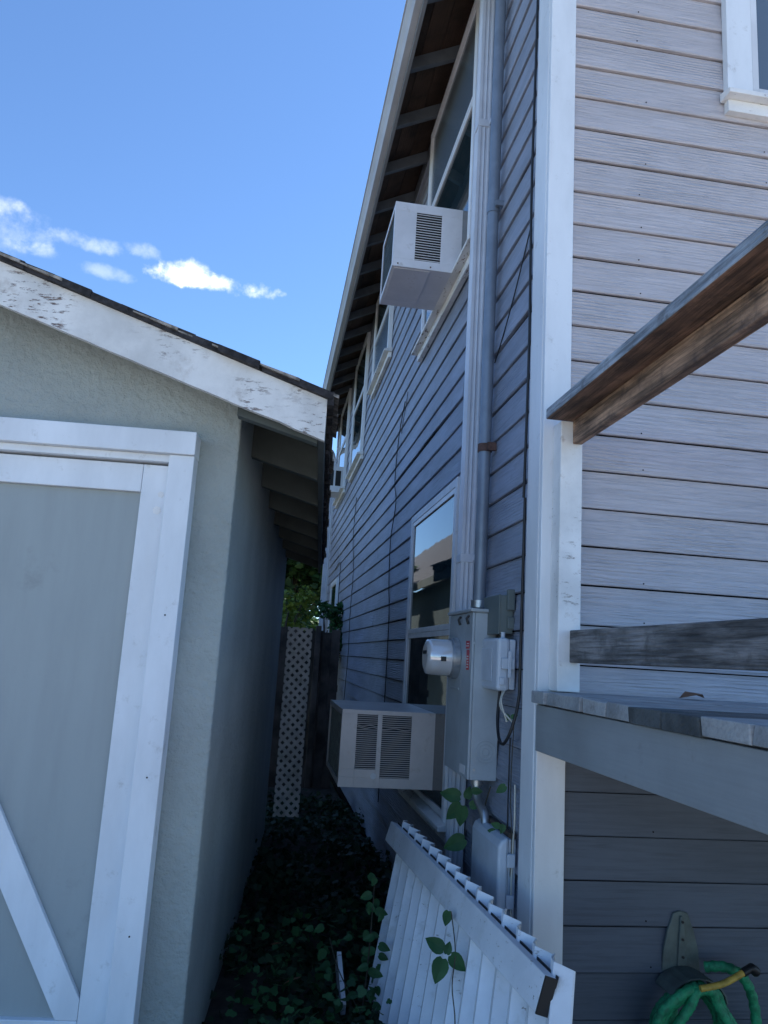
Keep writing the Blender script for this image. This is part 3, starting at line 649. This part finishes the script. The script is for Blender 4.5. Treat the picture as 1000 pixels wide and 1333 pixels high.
MB().tube(smooth_path([(-.03, -.17, .005), (.05, -.175, .022), (.13, -.17, .055)]), .011, 10).build('grip', YEL, hs)
MB().tube(smooth_path([(.13, -.17, .055), (.165, -.165, .068), (.19, -.16, .052)]), [.014]*6+[.017]*6+[.015], 10).build('nozzle', BLK, hs)

# ------------------------------------------------------------------ white slatted panel leaning on the wall
pn = thing('slatted_panel', 'white slatted panel with a top rail leaning against the house wall', 'panel', (-.30, .3, 0))
A = Vector((-.335, 1.30, .655)) - Vector((-.30, .3, 0)); B = Vector((-.228, -.70, .668)) - Vector((-.30, .3, 0))
dr1 = (B-A).normalized(); lean = Vector((-.17, -.30, -.62)).normalized(); nrm = dr1.cross(lean).normalized()
if nrm.x > 0: nrm = -nrm
perp = (lean - dr1*lean.dot(dr1)).normalized()
def q8(o, ex, ey, ez): 
    return [o, o+ex, o+ex+ey, o+ey, o+ez, o+ex+ez, o+ex+ey+ez, o+ey+ez]
BF = [(0, 3, 2, 1), (4, 5, 6, 7), (0, 1, 5, 4), (1, 2, 6, 5), (2, 3, 7, 6), (3, 0, 4, 7)]
Lr = (B-A).length
MB().add(q8(A, dr1*Lr, perp*.098, -nrm*.038), BF).build('top_rail', SLAT, pn, .003)
MB().add(q8(A-nrm*.0385-perp*.006, dr1*Lr, perp*.10, -nrm*.0035), BF).build('dark_gap_strip', BLK, pn)  # black strip that draws the dark gap between rail and slats
MB().add(q8(B+dr1*.0015, dr1*.006, perp*.098, -nrm*.036), BF).build('rail_end', BLK, pn, label='black end of the top rail')
ns = 15
for i in range(ns):
    s = (i+.15)/ns*Lr; o = A+dr1*s-nrm*.042-lean*(.035+random.uniform(-.004, .004)); w0 = Lr/ns
    L2 = .92+random.uniform(-.02, .02)
    # folded profile: a sloped face then a return lip
    pr = [(0, 0), (w0*.42, .034), (w0*.72, .044), (w0*.97, -.002)]
    vs = []
    for f in (0, 1):
        for th in (0, .006):
            for a_, h_ in pr: vs.append(o+dr1*a_-nrm*(.034-h_+th)+lean*(L2*f))
    fs = []
    for a_ in range(3): fs += [(a_, a_+1, 8+a_+1, 8+a_), (4+a_, 12+a_, 12+a_+1, 4+a_+1), (a_, 4+a_, 4+a_+1, a_+1), (8+a_, 8+a_+1, 12+a_+1, 12+a_)]
    fs += [(0, 8, 12, 4), (3, 7, 15, 11)]
    MB().add(vs, fs).build('slat', SLAT, pn)
MB().add(q8(A+lean*.62-nrm*.085, dr1*Lr, perp*.07, -nrm*.02), BF).build('back_rail', SLAT, pn)
tag(MB().beam((-.60, .72, -.02), (-.60, 1.02, .085), .02, .085).build('broken_plank', SLAT), 'short broken white plank lying at the foot of the slatted panel', 'plank')

# ------------------------------------------------------------------ far end of the alley: lattice, fence, tree
lt = thing('lattice_panel', 'narrow white lattice panel closing the far end of the alley', 'lattice', (-.905, 3.25, .27))
W_, H_ = .195, 1.42; lm = MB(); pitch = .068; hw_ = .0175
def clip(poly, f):
    out = []
    for p_, q_ in zip(poly, poly[1:]+poly[:1]):
        a_, b_ = f(p_), f(q_)
        if a_ >= 0: out.append(p_)
        if a_*b_ < 0: t_ = a_/(a_-b_); out.append((p_[0]+(q_[0]-p_[0])*t_, p_[1]+(q_[1]-p_[1])*t_))
    return out
for sgn in (1, -1):
    for k in range(-6, 32):
        z = k*pitch; za, zb = (z, z+W_) if sgn > 0 else (z+W_, z)
        po = clip(clip([(0, za-hw_), (W_, zb-hw_), (W_, zb+hw_), (0, za+hw_)], lambda p_: H_-p_[1]), lambda p_: p_[1])
        if len(po) > 2: lm.prism(po, 1, 0 if sgn > 0 else .006, .005 if sgn > 0 else .011)
lm.build('lattice_strips', LATT, lt, kind='stuff')
fe = thing('wooden_fence', 'dark weathered board fence behind the lattice beside the house', 'fence', (-1.25, 7.6, -.30))
for k in range(10): MB().box(.0+k*.117, .116+k*.117, 0, .02, 0, 2.12-(k % 3)*.02).build('fence_board', FENW, fe, .003)
for z in (.4, 1.3): MB().box(-.02, 1.18, .021, .06, z, z+.09).build('fence_rail', FENW, fe)
MB().box(.83, .90, -.09, -.002, 0, 2.16).build('fence_post', FENW, fe, .004)

def leafshape(kind):
    if kind == 'ivy': return [(0, 0, 0), (.32, -.05, .02), (.55, .25, 0), (.35, .45, .03), (.38, .8, 0), (0, 1.0, .04), (-.38, .8, 0), (-.35, .45, .03), (-.55, .25, 0), (-.32, -.05, .02)]
    return [(0, .03, 0), (.12, -.03, .02), (.25, .06, .03), (.34, .24, .04), (.335, .43, .04), (.26, .64, .03), (.14, .83, .0), (0, 1.0, -.06), (-.14, .83, .0), (-.26, .64, .03), (-.335, .43, .04), (-.34, .24, .04), (-.25, .06, .03), (-.12, -.03, .02)]
def scatter(name, mt_, pts, size, kind='ivy', up=.8, seed=1, parent=None, **kw):
    """many leaf faces at pts with random facing"""
    rn = np.random.RandomState(seed); sh_ = np.array(leafshape(kind)); n = len(pts); k = len(sh_)
    pts = np.array(pts, float); yaw = rn.uniform(0, 2*np.pi, n); nz = np.zeros((n, 3)); nz[:, 2] = up
    nrm_ = nz + rn.normal(0, .55, (n, 3)); nrm_ /= np.linalg.norm(nrm_, axis=1)[:, None]
    t_ = np.stack([np.cos(yaw), np.sin(yaw), np.zeros(n)], 1); t_ -= nrm_*(t_*nrm_).sum(1)[:, None]; t_ /= np.linalg.norm(t_, axis=1)[:, None]
    b_ = np.cross(nrm_, t_); s_ = size*rn.uniform(.55, 1.25, n)
    v = pts[:, None, :] + s_[:, None, None]*(sh_[None, :, 0, None]*b_[:, None, :] + sh_[None, :, 1, None]*t_[:, None, :] + sh_[None, :, 2, None]*nrm_[:, None, :])
    me = bpy.data.meshes.new(name); me.from_pydata(v.reshape(-1, 3).tolist(), [], (np.arange(n*k).reshape(n, k)).tolist()); me.materials.append(mt_)
    return link(name, me, parent, **kw)
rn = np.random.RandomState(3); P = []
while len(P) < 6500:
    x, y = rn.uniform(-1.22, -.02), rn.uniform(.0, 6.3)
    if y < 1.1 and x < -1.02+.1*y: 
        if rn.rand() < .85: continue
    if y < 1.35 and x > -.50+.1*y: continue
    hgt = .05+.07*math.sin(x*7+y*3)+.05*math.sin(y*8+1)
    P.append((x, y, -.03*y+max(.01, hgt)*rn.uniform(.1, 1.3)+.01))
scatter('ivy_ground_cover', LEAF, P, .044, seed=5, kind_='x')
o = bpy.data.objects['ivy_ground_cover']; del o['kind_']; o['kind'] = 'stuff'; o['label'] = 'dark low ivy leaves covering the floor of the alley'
P = []
while len(P) < 260:
    x, y = rn.uniform(-1.10, -.45), rn.uniform(.15, 1.6); P.append((x, y, .06+.10*rn.rand()))
o = scatter('weeds', LEAFV, P, .040, seed=6); o['kind'] = 'stuff'; o['label'] = 'brighter green weeds in the near part of the alley'
for (x, y, z, l) in ((-.92, .95, .17, 'dry brown leaf lying on the weeds by the garage wall'), (-.80, .62, .16, 'dry brown leaf lying nearest the slatted panel foot')):
    o = scatter('fallen_leaf', DEADL, [(0, 0, 0)], .075, 'plain', up=1.6, seed=int(-x*100)); o.location = (x, y, z); tag(o, l, 'leaf')

def leafy(root, spots, size, mt_, seed):
    rn_ = random.Random(seed)
    for (x, y, z) in spots:
        s = size*rn_.uniform(.8, 1.2); sh_ = leafshape('plain'); yaw = rn_.uniform(-.9, .9)+math.pi; tilt = rn_.uniform(.2, .9)
        M_ = Matrix.Rotation(rn_.uniform(-1.0, .2)-math.pi/2+.6, 3, 'Z') @ Matrix.Rotation(math.pi/2-tilt*.5, 3, 'X') @ Matrix.Rotation(yaw+rn_.uniform(-.7, .7), 3, 'Z')
        vs = [Vector((x, y, z))+M_@(Vector(p_)*s) for p_ in sh_]
        k = len(vs); mid = Vector((x, y, z))+M_@(Vector((0, .5, -.06))*s)
        MB().add([*vs, mid], [(i, (i+1) % k, k) for i in range(k)]).build('leaf', mt_, root)
# vine trailing over the slatted panel
v1 = thing('vine', 'climbing vine with large dark leaves trailing over the slatted panel', 'vine', (-.46, -.1, 0))
def onp(s, d): return A + Vector((-.30, .3, 0)) + dr1*s + lean*d + nrm*.012
o_ = Vector((-.46, -.1, 0))
st = smooth_path([onp(1.44, .50)-o_, onp(1.40, .36)-o_, onp(1.32, .28)-o_, onp(1.30, .18)-o_, onp(1.22, .08)-o_+nrm*.01], 5)
MB().tube(st, .0022, 5).build('stem', STEM, v1)
def bigleaf(root, c, d, s, side_, nr, mt_=LEAFV):
    d = Vector(d).normalized(); sx = d.cross(nr).normalized(); sh_ = leafshape('plain'); c = Vector(c)
    vs = [c+(sx*p_[0]*.98*side_+d*p_[1]+nr*p_[2])*s for p_ in sh_]; mid = c+(d*.5-nr*.05)*s; k = len(vs)
    MB().add([*vs, mid], [(i, (i+1) % k, k) for i in range(k)]).build('leaf', mt_, root)
cn = Vector((-.25, -.9, .35)).normalized(); ex = Vector((.95, -.15, 0)); ez = Vector((0, 0, 1))
cp = onp(1.30, .20)-o_+nrm*.03
bigleaf(v1, cp-ex*.012-ez*.012, -ez+ex*-.3, .088, 1, cn); bigleaf(v1, cp-ex*.01+ez*.014, -ex*.9+ez*.45, .075, 1, cn); bigleaf(v1, cp+ex*.014, ex*.75-ez*.65, .075, 1, cn); bigleaf(v1, cp, ex*.2+ez*.8, .045, 1, cn)
cp = onp(1.40, .40)-o_+nrm*.03
bigleaf(v1, cp, -ez-ex*.4, .06, 1, cn); bigleaf(v1, cp-ez*.07, -ex*.8-ez*.3, .055, 1, cn); bigleaf(v1, cp-ez*.08, ex-ez*.2, .05, 1, cn)
bigleaf(v1, onp(1.22, .08)-o_+nrm*.02, -ez-ex*.2, .055, 1, cn)
# vine beside the cabinet
v2 = thing('vine', 'vine with broad green leaves growing up between the cabinet and the lower enclosure', 'vine', (-.05, .60, .45))
MB().tube(smooth_path([(0, .02, -.4), (.0, .03, 0), (-.01, .0, .2), (.0, -.02, .38), (.01, -.1, .52)]), .003, 5).build('stem', STEM, v2)
wn = Vector((-.35, -.9, .2)).normalized()
for (y, z, d, s) in ((.16, .43, (0, 1, .1), .10), (.14, .40, (0, .7, -.7), .10), (.12, .40, (0, .1, -1), .095), (.05, .44, (0, -.2, .8), .06), (.0, .42, (0, -.7, .2), .06), (.05, .27, (0, .9, -.45), .11), (-.03, .49, (0, -1, 0), .05), (.10, .06, (0, .5, -.8), .08)):
    bigleaf(v2, (-.055, y, z), (-d[1]*.9, d[1]*.3, d[2]), s, 1, wn)
v3 = thing('vine', 'thin vine with small pale leaves climbing beside the corner board', 'vine', (-.03, .20, .4))
MB().tube(smooth_path([(-.01, 0, -.3), (-.01, .02, .1), (-.01, -.01, .4), (-.01, .02, .6), (-.01, 0, .88)]), .002, 5).build('stem', STEM, v3)
for (y, z, d, s) in ((0, .88, (0, .5, .5), .035), (-.02, .89, (0, -.8, .3), .03), (.02, .62, (0, .8, -.6), .05), (.08, .45, (0, .8, .2), .04), (.03, .47, (0, .3, -.8), .04), (.14, .42, (0, .9, 0), .035), (.0, .28, (0, .5, -.7), .035), (.02, .10, (0, .5, -.4), .04)):
    bigleaf(v3, (-.03, y, z), (-d[1]*.9, d[1]*.3, d[2]), s, 1, wn, LEAFV)
# bushy vine at the left edge of the panel
v4 = thing('vine', 'bushy vine climbing at the alley side of the slatted panel', 'vine', (-.50, 1.2, 0))
rn_ = random.Random(12)
MB().tube(smooth_path([(-.03, -.55, -.02), (.0, -.45, .15), (.03, -.30, .30), (.05, -.2, .46)]), .003, 5).tube(smooth_path([(-.03, -.55, .0), (-.12, -.4, .12), (-.16, -.3, .22)]), .0025, 5).build('stem', STEM, v4)
for k in range(34):
    z = rn_.uniform(.02, .48); left = rn_.random() < .4
    c_ = (rn_.uniform(-.24, -.04) if left else .02+.10*z+rn_.uniform(-.05, .03), -.5+z*.6+rn_.uniform(-.1, .06), z*(.55 if left else 1))
    a_ = rn_.uniform(0, 6.28)
    nn = Vector((-.25+rn_.uniform(-.4, .4), -.8, .5+rn_.uniform(-.4, .4))).normalized()
    bigleaf(v4, c_, ex*math.cos(a_)+ez*(.3*math.sin(a_)-.4), rn_.uniform(.035, .062), 1, nn)
# trees and shrubs beyond the fence
def tree(name, label, loc, h, rad, n, mt_, size, seed, cat='tree'):
    t = thing(name, label, cat, loc); rn = np.random.RandomState(seed)
    MB().tube(smooth_path([(0, 0, -.3), (.05, .02, h*.3), (-.03, .05, h*.6), (.02, 0, h*.85)]), [.022*h*(1-i/22) for i in range(19)], 8).build('trunk', TRNK, t)
    P = []
    cl = [(rn.uniform(-rad, rad)*.7, rn.uniform(-rad, rad)*.7, rn.uniform(h*.35, h), rad*rn.uniform(.25, .5)) for _ in range(16)]
    for c_ in cl:
        MB().tube([(0, 0, c_[2]*.7), c_[:3]], [.006*h, .002*h], 5).build('limb', TRNK, t)
    while len(P) < n:
        c_ = cl[rn.randint(16)]; d_ = rn.normal(0, 1, 3); d_ /= np.linalg.norm(d_); rr = c_[3]*rn.rand()**.33
        P.append((c_[0]+d_[0]*rr, c_[1]+d_[1]*rr, c_[2]+d_[2]*rr))
    scatter('crown', mt_, P, size, 'plain', up=.6, seed=seed, parent=t)
tree('tree', 'dense dark green tree beyond the end of the alley', (-.5, 16.5, 0), 4.6, 1.8, 14000, LEAFT, .20, 21)
tree('tree', 'second dark tree standing right behind the first one past the alley', (-1.3, 21.5, 0), 4.6, 2.6, 11000, LEAFT, .24, 27)
tree('shrub', 'sunlit yellow green shrub between the garage and the fence', (-.80, 8.6, 0), 2.45, .42, 1700, LEAFY, .065, 23, 'shrub')
tree('shrub', 'green leafy shrub against the far end of the house wall', (-.24, 8.15, 0), 2.15, .30, 1100, LEAFV, .07, 24, 'shrub')

tree('shrub', 'unseen dark shrub added behind the garage to darken the window reflection', (-2.1, 6.3, -.2), 2.3, .75, 3000, LEAFT, .10, 31, 'shrub')  # hidden bush, added only to darken what the ground floor window reflects
# neighbouring house behind the garage; only its roof shows, mirrored in the ground floor window
nh = thing('neighbour_house', 'neighbouring house with a brown shingle roof, seen mirrored in the ground floor window', 'house', (-2.5, 9.0, 0))
MB().box(-6, -.35, .3, 26, -.3, 3.25).build('wall', NWALL, nh)
rm = MB(); 
for k in range(24):
    a, b_ = .0-.125*k, .0-.125*(k+1.15)
    rm.prism([(a, 3.30-a*.95+.012), (b_, 3.30-b_*.95), (b_, 3.28-b_*.95), (a, 3.28-a*.95)], 1, 0, 26.5)
rm.prism([(-3.0, 6.15), (-6.4, 3.0), (-6.4, 2.96), (-3.0, 6.11)], 1, 0, 26.5)
rm.build('roof', SHINB, nh)
MB().box(.0, .02, 0, 26.5, 3.12, 3.30).build('eave_board', GRN, nh)

for nm, g_ in (('air_conditioner', 'window air conditioners on the side wall'), ('downspout', 'downspouts on the side wall'), ('cable', 'cables on the side wall'),
              ('vine', 'vines growing at the panel and the corner'), ('shrub', 'shrubs at the far end of the alley'), ('fallen_leaf', 'fallen dead leaves')):
    for o in bpy.data.objects:
        if o.get('category') and o.name.split('.')[0] == nm: o['group'] = g_
